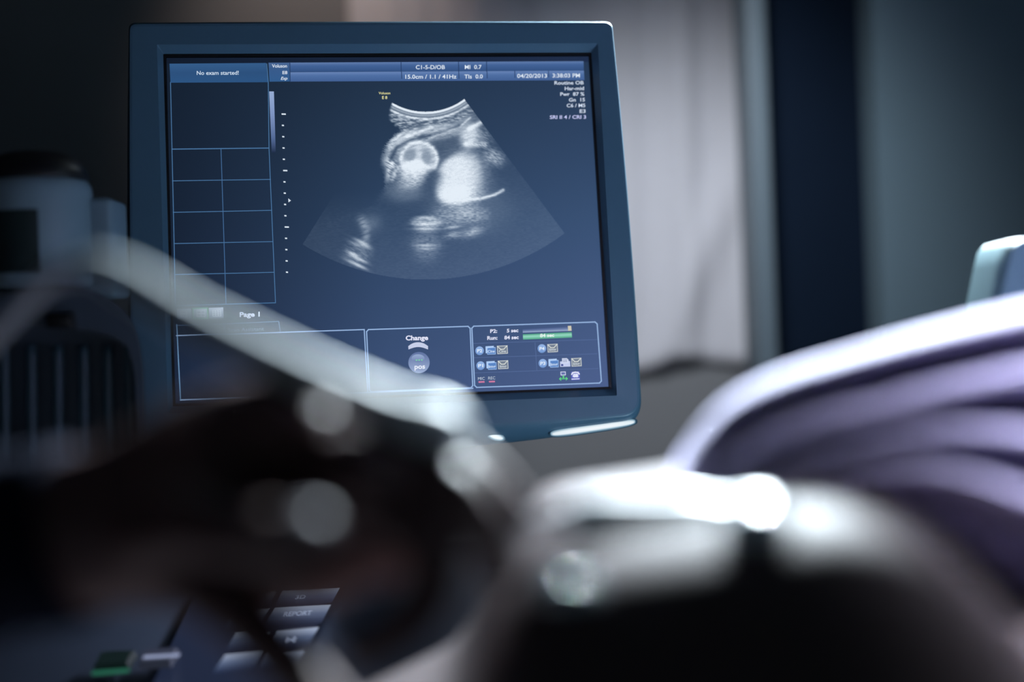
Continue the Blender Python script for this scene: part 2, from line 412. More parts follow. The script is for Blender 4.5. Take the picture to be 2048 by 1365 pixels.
text('84 sec', 1080, 1108.4, 675, 673.7, 7, (232, 246, 240), bold=.03)
BL_ = (132, 170, 224)
def icon_circle(cx, cy, s):
    disc(cx, cy, 8.5, 8.7, (150, 182, 230), (112, 150, 208), 4); text(s, cx-5, cx+5.2, cy+3.3, cy+3, 6.6, (224, 236, 250), 6, .03)
def icon_img(x0, y0, x1, y1, s):
    poly([(x0+3, y0+2.5), (x1+.5, y0+1.5), (x1+1, y1), (x0+3.5, y1+.6)], (164, 196, 240), 3)
    poly([(x0, y0), (x1-3, y0-1), (x1-2.6, y1-3), (x0+.4, y1-2)], (176, 206, 246), 4)
    poly([(x0+3.8, y0+3.6), (x1-.3, y0+2.6), (x1+.2, y1-1), (x0+4.2, y1-.4)], (88, 132, 196), 5)
    text(s, x0+4.6, x1-1.2, y1-3, y1-3.6, 5.6, (210, 226, 246), 7, .02)
def icon_mail(x0, y0, x1, y1, s):
    poly([(x0, y0), (x1, y0-1), (x1+.8, y1-1), (x0+.8, y1)], (196, 202, 204), 4)
    poly([(x0+1.6, y0+1.4), (x1-1.4, y0+.5), (x1-.8, y1-2.4), (x0+2.2, y1-1.5)], (112, 124, 142), 5)
    line([(x0+1, y0+1), ((x0+x1)/2-3, y0+7), ((x0+x1)/2+3, y0+6.8), (x1-1, y0)], 1.8, (214, 218, 214), 6)
    text(s, x0+4, x1-3, y1-3.2, y1-3.8, 5.2, (212, 220, 226), 7, .02)
icon_circle(959.2, 702, 'P2'); icon_img(971, 693.2, 990.5, 709, 'Cine'); icon_mail(993.8, 692.2, 1015, 708.8, 'Cine')
icon_circle(961.3, 731.8, 'P1'); icon_img(972.7, 723.4, 992.3, 739.4, 'Img'); icon_mail(995.6, 722, 1016.2, 739, 'Img')
icon_circle(1083.8, 697.6, 'P4'); icon_mail(1094.6, 689, 1115.2, 705.4, 'Img')
icon_circle(1085.6, 727.2, 'P3'); icon_img(1096.8, 718.8, 1116.4, 735, 'Img'); icon_mail(1142.5, 717, 1162.6, 733.8, 'Img')
# printer
poly([(1120, 723.5), (1140.2, 722.5), (1140.8, 733.5), (1120.4, 734.3)], (196, 206, 238), 4)
poly([(1124, 717.2), (1133.6, 716.8), (1137, 720), (1137.2, 726.4), (1124.4, 727)], (214, 222, 244), 5)
for k in range(3): line([(1126, 719.6+k*2.3), (1134, 719.2+k*2.3)], .9, (110, 124, 170), 6)
poly([(1122, 728.8), (1126.5, 728.6), (1126.8, 732.6), (1122.2, 732.8)], (70, 84, 150), 6)
# network icon
poly([(1120.8, 743.8), (1131.4, 743.4), (1131.8, 751.2), (1121.2, 751.6)], (206, 212, 240), 4)
poly([(1122.4, 745.2), (1130, 744.9), (1130.3, 749.6), (1122.8, 749.9)], (98, 112, 168), 5)
GR = (96, 216, 130)
line([(1126.6, 751.5), (1127, 757)], 1.4, GR, 5); disc(1126.8, 754.4, 2, 2, GR, None, 6); line([(1120, 758.4), (1134, 757.8)], 1.5, GR, 5)
line([(1121.6, 755.8), (1119, 758.4), (1121.8, 761)], 1.5, GR, 5); line([(1132.2, 755.4), (1134.8, 757.8), (1132.4, 760.4)], 1.5, GR, 5)
# service phone icon
poly([(1142, 744.2), (1159, 743.2), (1160, 760.4), (1142.8, 761.2)], (92, 100, 190), 4)
line([(1143.6, 749), (1145.4, 746), (1150.6, 745), (1156, 745.6), (1158.2, 748.4)], 2.6, (228, 232, 250), 6)
poly([(1146.6, 748), (1155, 747.6), (1157.4, 754), (1145, 754.6)], (206, 212, 244), 5)
text('GE', 1145.8, 1156, 755.2, 754.8, 6, (236, 240, 252), 8, .03); line([(1143.8, 758.9), (1158, 758.1)], 1.7, (228, 232, 250), 6)
text('MIC', 955.9, 969.4, 760.6, 760.2, 6, (196, 208, 224), 5, 0); text('REC', 976.5, 990.5, 759.6, 759.2, 6, (196, 208, 224), 5, 0)
poly([(957, 763), (969, 762.6), (969.2, 765.8), (957.2, 766.2)], (206, 122, 160), 5); poly([(977.7, 762.4), (989.8, 761.9), (990, 765.1), (978, 765.5)], (206, 122, 160), 5)
# rocker symbol and round knob symbol
A = [(818+37*t, 697.5-8.5*math.sin(math.pi*t)**.7*1.0-5*0) for t in np.linspace(0, 1, 16)]
top = [(x, y-4) for x, y in A]; bot = [(817+39*t, 699.5-5*math.sin(math.pi*t)) for t in np.linspace(1, 0, 16)]
top = [(816.5+39.5*t, 694.5-9.5*math.sin(math.pi*min(max(t, .02), .98))**.6) for t in np.linspace(0, 1, 18)]
poly(top+bot, (198, 206, 232), 4)
disc(838, 725.6, 21.3, 21.3, (92, 112, 158), (158, 176, 212), 3, 40); disc(836, 717, 13, 8, (150, 170, 206), (112, 132, 176), 4)
for k in range(3): disc(834+k*5.3-1, 720.8-k*.2, 1.6, 1.6, (120, 214, 160), None, 6, 10)
text('pos', 829, 850.2, 738.4, 737.6, 9.6, (230, 236, 250), 7, .03)

# --- sonogram brightness as a function of photo-pixel position ---
def sono(X, Y):
    rng = np.random.RandomState(4)
    def noise(sx, sy, ang, seed):
        r = np.random.RandomState(seed); g = r.rand(64, 64)
        a = np.radians(ang); u = (X*np.cos(a)+Y*np.sin(a))/sx; v = (-X*np.sin(a)+Y*np.cos(a))/sy
        iu = np.floor(u).astype(int); iv = np.floor(v).astype(int); fu = u-iu; fv = v-iv
        fu = fu*fu*(3-2*fu); fv = fv*fv*(3-2*fv)
        q = lambda i, j: g[i % 64, j % 64]
        return (q(iu, iv)*(1-fu)+q(iu+1, iv)*fu)*(1-fv)+(q(iu, iv+1)*(1-fu)+q(iu+1, iv+1)*fu)*fv
    def C(x, y): return 580+x/3.413, 180+y/3.413
    def blob(x, y, a, b, ang=0, p=2.0):
        x, y = C(x, y); a /= 3.413; b /= 3.413; t = np.radians(ang)
        u = ((X-x)*np.cos(t)+(Y-y)*np.sin(t))/a; v = (-(X-x)*np.sin(t)+(Y-y)*np.cos(t))/b
        return np.exp(-np.power(u*u+v*v, p/2)*1.0)
    def line(pts, w):
        d = np.full(X.shape, 1e9)
        P = [C(*p) for p in pts]
        for (x0, y0), (x1, y1) in zip(P[:-1], P[1:]):
            t = np.clip(((X-x0)*(x1-x0)+(Y-y0)*(y1-y0))/((x1-x0)**2+(y1-y0)**2), 0, 1)
            d = np.minimum(d, np.hypot(X-x0-t*(x1-x0), Y-y0-t*(y1-y0)))
        return np.exp(-(d/(w/3.413))**2)
    R = np.hypot(X-851, Y-94); 
    n1 = noise(7, 2.2, -12, 1); n2 = noise(5, 1.6, 0, 2); n3 = noise(12, 3, -18, 3); n4 = noise(6, 1.8, 28, 5); n5 = noise(22, 14, 0, 6)
    I = 0.035 + 0.0*X
    # diffuse tissue
    I = I + 0.50*blob(930, 290, 270, 80, -24, 3)*(0.45+1.0*n1)
    I = I + 0.50*blob(760, 300, 130, 75, -45, 3)*(0.2+1.3*n3)
    I = I + 0.20*blob(1150, 260, 200, 70, -24, 3)*(0.5+n3)
    I = I + 0.50*line([(700, 300), (640, 390), (620, 460), (690, 500)], 34)*(0.2+1.4*n4)
    I = I + 0.45*line([(690, 520), (660, 600), (640, 650)], 22)*(0.1+1.6*n4)
    I = I + 0.18*blob(700, 450, 110, 190, 0, 3)*(0.5+n4)
    for pts, w, s in (([(800, 320), (930, 265), (1080, 220), (1200, 140)], 9, .55), ([(860, 255), (1010, 235), (1180, 185)], 7, .4),
                      ([(950, 330), (1060, 290), (1160, 250), (1230, 190)], 7, .45), ([(690, 345), (780, 290), (870, 262)], 10, .35)):
        I = I + s*line(pts, w)*(0.6+0.7*n2)
    I = I*(1-0.75*line([(690, 470), (730, 390), (810, 350), (900, 325), (1000, 300), (1150, 245)], 17))
    # near field
    warp = 7*(noise(26, 20, 0, 11)-.5)
    near = (R > 139) & (R < 166+2.0*warp+np.clip((840-X)*.12, -6, 8))
    nf = .6*noise(10, 2.3, -6, 8)+.4*noise(5, 1.8, 12, 9)
    dx = np.clip((X-776)/8, 0, 1)
    nw = 1/(1+np.exp(-(166+2.0*warp+np.clip((840-X)*.12, -6, 8)-R)/2.5))
    I = I*(1-nw)+nw*(0.16+0.62*np.clip((nf-.40)*2.0, 0, 1))*dx
    I = I + 0.75*np.exp(-((R-144)/2.2)**2)*(.4+.7*n1)
    I = np.where(R < 142, .30, I)
    I = I + 1.1*np.exp(-((R-132)/2.2)**4) + .25*np.exp(-((R-137.5)/1.3)**2)
    # cavity
    cav = blob(1070, 370, 115, 75, -10, 4); I = I*(1-.85*cav)+.10*cav
    cav = blob(1040, 470, 50, 60, 20, 3); I = I*(1-.8*cav)+.08*cav
    I = I + .22*blob(1070, 290, 110, 40, -12, 3)*(.5+n2)
    # upper right echogenic blob
    I = I + 0.85*blob(1225, 320, 62, 75, 20, 3)*(.65+.5*n1)
    I = I + 0.75*line([(1225, 265), (1300, 225)], 15)*(.7+.5*n2)
    I = I + 0.60*line([(1200, 370), (1330, 375)], 16)*(.3+n4)
    I = I + 0.38*blob(1390, 460, 75, 55, 30, 3)*(.2+1.3*n4) + .25*blob(1320, 320, 60, 60)*(.2+1.3*n4)
    # big bright mass
    x, y = C(1145, 605); t = np.radians(-52); u = ((X-x)*np.cos(t)+(Y-y)*np.sin(t)); v = (-(X-x)*np.sin(t)+(Y-y)*np.cos(t))
    e = np.hypot(u/54, v/(41+0*v)); m = 1/(1+np.exp((e-1)*(16-9*np.clip((X-900)/35, 0, 1))))
    m2 = blob(1180, 590, 175, 190, -45, 4)
    I = I*(1-.9*m) + m*(.80+.28*n1)*(1-.38*np.clip((X-925)/40, 0, 1)*(.6+.8*n3))
    I = I + .18*m2*(.4+n2)
    I = I + .55*blob(1160, 720, 140, 60, -5, 3)*(.35+.9*n2)
    # skull ring with two dark ovals
    x, y = C(880, 475); e = np.hypot((X-x)/(132/3.413), (Y-y)/(128/3.413))
    th = np.degrees(np.arctan2(Y-y, X-x))
    ins = 1/(1+np.exp((e-1.0)*22))*np.clip((y+30-Y)/16, 0, 1)
    I = I*(1-ins)+ins*.62*(.75+.5*n3)
    ring = np.exp(-((e-.93)/.10)**2)*(1-.65*np.clip((Y-y+5)/14, 0, 1)*(X < x))
    I = I + .50*ring*(.25+1.3*n1)*np.clip((y+26-Y)/14, 0, 1)
    I = I + .35*line([(740, 520), (715, 570), (700, 610)], 14)*(.2+1.4*n4)
    lower = blob(845, 560, 105, 85, -10, 4); I = I + .38*lower*(.6+.6*n2)
    I = I + .30*line([(780, 515), (860, 485), (905, 520), (990, 530)], 16)*(.6+.7*n2)
    I = I + .45*blob(850, 540, 100, 50, -5, 4)*(.7+.5*n2) 
    I = I + .15*line([(870, 370), (880, 450)], 22)
    for (a, b, c, d, r_) in ((820, 445, 40, 44, 14), (932, 458, 34, 54, -10)):
        o = blob(a, b, c, d, r_, 5); I = I*(1-.80*o)+.28*o
    I = I + .40*blob(830, 620, 95, 55, -15, 3)*(.4+.8*n2)
    I = I + .16*blob(800, 700, 140, 70, 0, 3)
    # acoustic shadow
    sh = line([(1000, 590), (960, 690), (930, 780), (950, 840)], 52); I = I*(1-.85*sh)+.06*sh
    sh = blob(900, 800, 170, 45, 0, 4); I = I*(1-.6*sh)+.03*sh
    # lower details
    I = I + .75*line([(1190, 752), (1310, 740), (1400, 715), (1455, 685)], 10)*(.6+.6*n2)
    I = I + .30*blob(1100, 850, 120, 90, 0, 3)*(.3+n2) + .30*blob(1250, 850, 100, 60, 0, 3)*(.2+1.2*n2)
    I = I + .10*blob(1250, 800, 260, 190, 0, 3)
    I = I + .40*blob(1250, 970, 70, 28, -20)*(.4+n2) + .35*blob(1120, 990, 60, 20, -10)*(.4+n2) + .4*blob(1110, 938, 45, 9, -8)
    I = I + .50*blob(930, 905, 100, 42, 0, 4)*(.5+.7*n2)
    for yy, w, s in ((872, 60, .35), (915, 75, .40), (950, 80, .55), (968, 60, .2), (1062, 70, .38), (1085, 60, .28)):
        I = I + s*blob(930, yy, w, 9, 0, 2)
    I = I + .16*blob(930, 1060, 100, 110, 0, 3)*(.5+n2)
    for a, b, w, s in ((490, 1040, 55, .45), (510, 1065, 45, .35), (450, 1055, 50, .25), (430, 1120, 40, .5), (470, 1155, 60, .5), (440, 1185, 70, .35), (480, 1205, 50, .3)):
        I = I + s*blob(a, b, w, 11, 25, 2)
    I = I + .20*blob(460, 1120, 90, 80, 0, 3)*(.3+n4) + .22*line([(490, 890), (520, 950), (520, 1020)], 30)*(.4+n3) + .12*blob(560, 910, 60, 60)
    I = I + .035*np.clip((R-330)/120, 0, 1)*(1-.4*np.clip((800-X)/100, 0, 1)) + .03*(n2-.5)
    # side masks
    # right ray from (933,203)
    edge = (X-933)*277-(Y-203)*207
    far = np.clip((Y-300)/120, 0, 1)
    I = np.where(edge > 0, 0, I)
    ang_l = (X-783)*275+(Y-205)*173
    left_lim = np.interp(Y, [205, 235, 260, 290, 330, 370, 410, 480], [783, 771, 797, 768, 757, 768, 740, 560])
    left_lim = left_lim + 10*(n4-.5)*(Y > 245)
    lm = np.clip((X-left_lim)/(5+9*(Y > 245)), 0, 1)
    I = I*(lm+(1-lm)*np.clip((Y-380)/70, 0, 1))
    inside = (R > 129) & (R < 466) & (edge < 0) & (ang_l > 0)
    I = 1-np.exp(-1.45*np.clip(I, 0, 3)**1.08)
    gr = np.random.RandomState(3).rand(*X.shape)-.5
    I = I*(1+.16*gr)
    return np.clip(I*1.22, 0, 1.0), inside

st = 1.0
gx = np.arange(604, 1142, st); gy = np.arange(196, 566, st); GX, GY = np.meshgrid(gx, gy)
I, ins = sono(GX, GY)
bgc = bgcol(GX, GY); far_ = np.clip((GX-850)/250, 0, 1)[..., None]
col = linarr(bgc+(np.array([228, 238, 248.])-bgc)*I[..., None])
ny_, nx_ = GX.shape; b0 = len(VV)
o_ = MI @ CAM; R3 = np.array(MI.to_3x3())
D = np.stack([np.array(FW)[k]+np.array(RT)[k]*((GX-CX)/FPX)+np.array(UP)[k]*((CY-GY)/FPX) for k in range(3)], -1) @ R3.T
zz = .00012; T = (zz-o_.z)/D[..., 2]
PX = np.stack([o_.x+D[..., 0]*T, o_.y+D[..., 1]*T, np.full(GX.shape, zz)], -1)
idx = np.arange(ny_*nx_).reshape(ny_, nx_)+b0
keep = ins[:-1, :-1] & ins[1:, 1:] & ins[1:, :-1] & ins[:-1, 1:]
quads = np.stack([idx[:-1, :-1], idx[:-1, 1:], idx[1:, 1:], idx[1:, :-1]], -1)[keep]
VA = np.concatenate([np.array(VV), PX.reshape(-1, 3)]); CA = np.concatenate([np.array(CC), col.reshape(-1, 3)])
FA = FF+[tuple(q) for q in quads.tolist()]
used = np.zeros(len(VA), bool); used[:b0] = True; used[quads.ravel()] = True
remap = np.cumsum(used)-1; VA = VA[used]; CA = CA[used]; FA = [tuple(int(remap[i]) for i in f) for f in FA]
me = bpy.data.meshes.new('screen'); me.from_pydata(VA.tolist(), [], FA)
at = me.color_attributes.new('Col', 'FLOAT_COLOR', 'POINT')
at.data.foreach_set('color', np.concatenate([CA, np.ones((len(CA), 1))], 1).astype(np.float32).ravel())
me.update()
screen = new_obj('screen', me, screen_mat('display_glow', 1.0), monitor)
# solid glass panel behind the picture
new_obj('display_panel', box_me('display_panel', loc(770, 450, -.006), (.400, .325, .008)), M['black'], monitor)
# neck behind the monitor, running down to the console
tube('swivel_neck', [MM @ Vector((0, -.06, -.078)), MM @ Vector((0, -.10, -.16)), MM @ Vector((.0, -.24, -.20)), Vector((-.15, 1.52, .93))], [.03, .03, .028, .035], M['console'], None, 20)
nk = bpy.data.objects['swivel_neck']; nk.parent = monitor; nk.matrix_parent_inverse = MI

# ================================================================== SETTING
def struct(name, me, m):
    o = new_obj(name, me, m); o['kind'] = 'structure'; return o
X0, X1, Y0, Y1, ZC = -1.7, 1.9, -1.6, 2.35, 2.7
def sbox(name, a, b, m, bev=0):
    a, b = Vector(a), Vector(b); me = box_me(name, (0, 0, 0), b-a, bev); o = struct(name, me, m); o.location = (a+b)/2; return o
sbox('floor', (X0, Y0, -.1), (X1, Y1, 0), M['floor'])
sbox('ceiling', (X0, Y0, ZC), (X1, Y1, ZC+.1), M['ceil'])
sbox('wall_left', (X0-.1, Y0, 0), (X0, Y1, ZC), M['wall'])
sbox('wall_right', (X1, Y0, 0), (X1+.1, Y1, ZC), M['wall_dark'])
sbox('wall_front', (X0, Y0-.1, 0), (X1, Y0, ZC), M['wall'])
xw = pt(1800, 300, 2.35).x
xa, xb = pt(1545, 380, 2.05).x, pt(1757, 380, 2.02).x
sbox('wall_back', (X0, Y1, 0), (X1, Y1+.1, ZC), M['wall'])
# side partition right of the door, and the door with its frame
sbox('wall_partition', (xb, 2.02, 0), (X1, 2.10, ZC), M['wall_dark'])
door = sbox('door_1', (xa, 2.10, 0), (xb+.02, 2.15, 2.35), M['door'], .003)
sbox('trim_1', (xa-.030, 2.05, 0), (xa, 2.16, 2.42), M['frame'], .004)
sbox('trim_2', (xa-.030, 2.06, 2.35), (xb+.02, 2.16, 2.42), M['frame'], .004)
sbox('baseboard_left', (X0, Y0, 0), (X0+.015, Y1, .1), M['frame'])
hd = new_obj('door_handle', box_me('door_handle', (.16, -.05, -.12), (.02, .03, .14), .006), M['metal'], door, angle=35)

# ------------------------------------------------------------------ curtain hanging in front of the back wall
def curtain():
    yc = 2.338; xl = pt(697, 20, yc).x; xr = pt(1512, 380, yc).x
    nx, nz = 260, 60; V, F = [], []
    rnd = random.Random(5)
    for j in range(nz+1):
        t = j/nz
        for i in range(nx+1):
            s = i/nx; x = xl+(xr-xl)*s
            zb = 1.092+.010*math.sin(s*9+.6)+.005*math.sin(s*23+2)
            if s > .80: zb += 0.05*(s-.80)
            z_ = 2.45+(zb-2.45)*t
            amp = .004
            y = yc+amp*math.sin(s*36+.8*math.sin(t*3+s*5))+.0015*math.sin(s*85+t*4)
            y -= .030*math.exp(-((s-.835+.03*t)/.030)**2)*(1-.95*t)     # one deep fold
            y -= .003*math.exp(-((s-.95)/.03)**2)
            y -= .016*math.exp(-(((s-.92)*1.0+(t-.80)*.9)/.05)**2)*min(1, max(0, (t-.55)*4))
            V.append(Vector((x, y, z_)))
    for j in range(nz):
        for i in range(nx):
            a = j*(nx+1)+i; F.append((a, a+1, a+nx+2, a+nx+1))
    o = new_obj('curtain', mesh('curtain', V, F), M['curtain'], smooth=True)
    md = o.modifiers.new('thickness', 'SOLIDIFY'); md.thickness = .003
    tag(o, 'pale grey hanging curtain lit softly behind the right side of the monitor', 'curtain')
    tube('curtain_rail', [Vector((xl-.05, yc, 2.46)), Vector((xr-.0, yc, 2.46))], [.012, .012], M['metal'], o, 12, 2, off=(0, 0, 0))
curtain()

# ================================================================== CONSOLE
# desk surface of the ultrasound console, nearly flat, below the monitor
TILT = math.radians(11); PZ = 1.15-1.12*.205
PC = Vector((-.16, 1.12, PZ)); PU = Vector((0, math.cos(TILT), math.sin(TILT))); PR = Vector((1, 0, 0)); PN = PR.cross(PU)
def onpanel(px, py, h=0):
    d = (FW+RT*((px-CX)/FPX)+UP*((CY-py)/FPX)); t = ((PC+PN*h)-CAM).dot(PN)/d.dot(PN); return CAM+d*t
console = empty('ultrasound_console', (-.20, 1.25, 0))
tag(console, 'dark ultrasound machine console with a glowing touch panel under the monitor', 'medical console')
Rm = Matrix.Rotation(TILT, 3, 'X')
box('desk', PC+PN*(-.032)+Vector((-.03, 0.02, 0)), (.52, .50, .05), M['console'], console, .012, Rm)
box('cabinet', (-.20, 1.30, .44), (.40, .45, .80), M['console'], console, .03)
box('base', (-.20, 1.25, .06), (.52, .66, .08), M['plastic_dark'], console, .02)
for sx in (-1, 1):
    for sy in (-1, 1):
        me = bpy.data.meshes.new('caster'); bm = bmesh.new(); bmesh.ops.create_cone(bm, cap_ends=True, segments=24, radius1=.04, radius2=.04, depth=.03, matrix=Matrix.Rotation(math.pi/2, 4, 'Y'))
        bmesh.ops.bevel(bm, geom=[e for e in bm.edges if len(e.link_faces) == 2 and e.calc_face_angle(0) > 1], offset=.006, segments=2, affect='EDGES'); bm.to_mesh(me); bm.free()
        c = new_obj('caster', me, M['black'], console, angle=40); c.location = Vector((sx*.21, sy*.28, .04))
# touch panel: a flat glowing display set in the desk
pv, pf, pc = [], [], []
def ppoly(pts, cols, h):
    b = len(pv)
    for p in pts: pv.append(onpanel(p[0], p[1], h)-console.location)
    if not isinstance(cols[0], (tuple, list)): cols = [cols]*len(pts)
    for c in cols: pc.append(tuple(lin(x) for x in c)+(1,))
    pf.append(tuple(range(b, b+len(pts))))
def pcell(TL, TR, BR, BL, stops, h=.0006):
    m = lambda a, b, t: (a[0]+(b[0]-a[0])*t, a[1]+(b[1]-a[1])*t)
    for (t0, c0), (t1, c1) in zip(stops[:-1], stops[1:]):
        ppoly([m(TL, BL, t0), m(TR, BR, t0), m(TR, BR, t1), m(TL, BL, t1)], [c0, c0, c1, c1], h)
ST = [(0, (170, 182, 206)), (.16, (150, 164, 192)), (.45, (92, 108, 140)), (.8, (48, 60, 88)), (1, (34, 44, 68))]
ppoly([(400, 1168), (672, 1158), (590, 1370), (300, 1380)], [(30, 38, 60)]*4, .0002)
for q in ([(488, 1190), (553, 1184), (540, 1212), (470, 1219)], [(565, 1183), (680, 1177), (664, 1207), (552, 1211)],
          [(468, 1224), (541, 1218), (520, 1252), (446, 1259)], [(551, 1217), (662, 1211), (643, 1247), (531, 1251)],
          [(470, 1268), (544, 1262), (526, 1296), (450, 1303)], [(556, 1261), (638, 1255), (616, 1292), (538, 1296)],
          [(450, 1311), (524, 1305), (504, 1340), (424, 1348)], [(532, 1305), (612, 1300), (592, 1338), (512, 1342)]):
    pcell(*q, ST)
ppoly([(500, 1181.5), (545, 1177.5), (543, 1180.5), (498, 1184.5)], (150, 160, 184), .0006)
me = bpy.data.meshes.new('touch_panel'); me.from_pydata([tuple(v) for v in pv], [], pf)
at = me.color_attributes.new('Col', 'FLOAT_COLOR', 'POINT'); at.data.foreach_set('color', np.array(pc, np.float32).ravel()); me.update()
tp = new_obj('touch_panel', me, screen_mat('touch_glow', 1.0, .3), console)
def ptext(s, px0, px1, base, cap, c):
    cu = bpy.data.curves.new('legend', 'FONT'); cu.body = s; cu.offset = .02
    o = bpy.data.objects.new('legend', cu); COL.objects.link(o); bpy.context.view_layer.update()
    m_ = o.evaluated_get(bpy.context.evaluated_depsgraph_get()).to_mesh(); V = [v.co.copy() for v in m_.vertices]; F = [tuple(p.vertices) for p in m_.polygons]
    o.to_mesh_clear(); bpy.data.objects.remove(o); bpy.data.curves.remove(cu)
    a, b = min(v.x for v in V), max(v.x for v in V)
    VV_ = [onpanel(px0+(px1-px0)*(v.x-a)/(b-a)+v.y*cap*.45, base-(px1-px0)*(v.x-a)/(b-a)*.05-v.y/.73*cap, .0012)-console.location for v in V]
    m2 = bpy.data.meshes.new('key_legend'); m2.from_pydata([tuple(v) for v in VV_], [], F)
    new_obj('key_legend', m2, mat('legend_ink', (170, 184, 206), .5, emit=(165, 178, 200), es=.8), tp)
ptext('3D', 590, 610, 1200, 8, 0); ptext('REPORT', 568, 622, 1234, 9, 0); ptext('M', 572, 592, 1284, 11, 0)
# two lit keys at the near left corner of the desk
def desk_key(q, col, green):
    c = sum((onpanel(x, y) for x, y in q), Vector())/4
    top = [onpanel(x, y, .005) for x, y in q]; bot = [onpanel(x, y, -.001) for x, y in q]
    out = [c+(p-c)*1.04 for p in bot]
    V, F = loft([[p-console.location for p in out], [p-console.location for p in top], [c+(p-c)*.85+PN*.006-console.location for p in top]], True, True)
    k = new_obj('desk_key', mesh('desk_key', V, F), mat('lit_key', (18, 34, 32) if green else (60, 66, 80), .4, emit=green if green else (70, 76, 96), es=.25), console)
    return k
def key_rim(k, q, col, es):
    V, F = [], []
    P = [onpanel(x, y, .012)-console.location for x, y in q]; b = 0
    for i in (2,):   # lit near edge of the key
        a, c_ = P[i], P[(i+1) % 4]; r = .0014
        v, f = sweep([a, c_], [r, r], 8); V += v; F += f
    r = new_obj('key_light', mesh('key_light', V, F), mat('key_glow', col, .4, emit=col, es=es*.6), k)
kg = [(200, 1317), (275, 1313), (258, 1342), (184, 1348)]; kw = [(290, 1312), (361, 1308), (342, 1336), (274, 1341)]
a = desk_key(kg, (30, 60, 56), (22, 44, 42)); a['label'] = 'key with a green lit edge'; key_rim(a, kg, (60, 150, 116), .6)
b = desk_key(kw, (110, 118, 140), None); b['label'] = 'pale grey key'
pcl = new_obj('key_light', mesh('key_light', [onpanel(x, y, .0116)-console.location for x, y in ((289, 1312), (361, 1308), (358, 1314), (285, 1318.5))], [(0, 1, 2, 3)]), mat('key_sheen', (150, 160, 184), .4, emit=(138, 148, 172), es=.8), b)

# ------------------------------------------------------------------ ribbed caddy left of the monitor
DC = 1.06
def arch_loop(pts, y, n=60):
    """resample a closed pixel polygon, smoothed, at depth y"""
    P = catmull([Vector((p[0], p[1], 0)) for p in pts], 6)
    return [pt(p.x, p.y, y) for p in P]
cad = empty('wipes_caddy', pt(110, 930, DC+.06))
tag(cad, 'dark caddy with an arched grey rim and vertical ribs, left of the monitor', 'caddy')
outer_p = [(-150, 900), (-150, 760), (-110, 660), (-20, 600), (90, 578), (190, 588), (262, 640), (287, 740), (288, 900), (290, 1080), (60, 1100), (-150, 1080)]
inner_p = [(-105, 890), (-105, 790), (-70, 700), (10, 664), (90, 655), (180, 662), (248, 690), (270, 760), (272, 900), (272, 1030), (60, 1050), (-110, 1030)]
A_, B_ = arch_loop(outer_p, DC+.10), arch_loop(outer_p, DC)
C_, D_ = arch_loop(inner_p, DC), arch_loop(inner_p, DC+.035)
off = cad.location
sh = lambda L: [p-off for p in L]
V, F = loft([sh(A_), sh(B_), sh(C_), sh(D_)], True, True)
new_obj('caddy_shell', mesh('caddy_shell', V, F), M['console'], cad, angle=40)
for x in (-46, 8, 62, 115, 167, 216, 258):
    tube('rib', [pt(x, 690, DC+.022), pt(x+1, 780, DC+.022), pt(x+2, 1030, DC+.022)], [.0042]*3, M['grille'], cad, 10, 3)
box('release_tab', pt(121, 642, DC-.004), (.019, .012, .011), M['black'], cad, .002)

# ------------------------------------------------------------------ canister and small box standing on the caddy
def lathe(prof, seg=48):
    loops = [[Vector((r*math.cos(2*math.pi*k/seg), r*math.sin(2*math.pi*k/seg), z_)) for k in range(seg)] for r, z_ in prof]
    return loft(loops)
cx_ = pt(78, 580, DC+.045); 
kpx = (DC+.045)/FPX
can = empty('wipes_canister', cx_); tag(can, 'round pale canister with a black domed lid, standing on the ribbed caddy', 'canister')
R_ = 108*kpx; H_ = (582-372)*kpx
V, F = lathe([(R_*.96, 0), (R_, .004), (R_*1.0, H_*.80), (R_*1.02, H_*.90), (R_*1.0, H_*.97), (R_*.93, H_*1.03), (R_*.85, H_*1.06)])
new_obj('canister_body', mesh('canister_body', V, F), M['canister'], can, smooth=True)
V, F = lathe([(R_*.97, H_*1.02), (R_*.99, H_*1.05), (R_*.95, H_*1.12), (R_*.80, H_*1.22), (R_*.55, H_*1.29), (R_*.2, H_*1.31), (.001, H_*1.31)])
new_obj('lid', mesh('lid', V, F), M['black'], can, smooth=True)
# wrap-around label on the canister
loops = []
for z_ in (H_*.14, H_*.72):
    loops.append([Vector((r*math.cos(a), r*math.sin(a), z_)) for r, a in [(R_*1.006, math.radians(-165+k*5)) for k in range(20)]]+[Vector((R_*.99*math.cos(a), R_*.99*math.sin(a), z_)) for a in [math.radians(-165+k*5) for k in range(19, -1, -1)]])
V, F = loft(loops); new_obj('label_wrap', mesh('label_wrap', V, F), M['label'], can, angle=40)
bx = box('glove_box', pt(208, 500, DC+.07), (.026, .05, .078), M['canister'], None, .004)
tag(bx, 'small narrow pale box standing between the canister and the monitor', 'box')

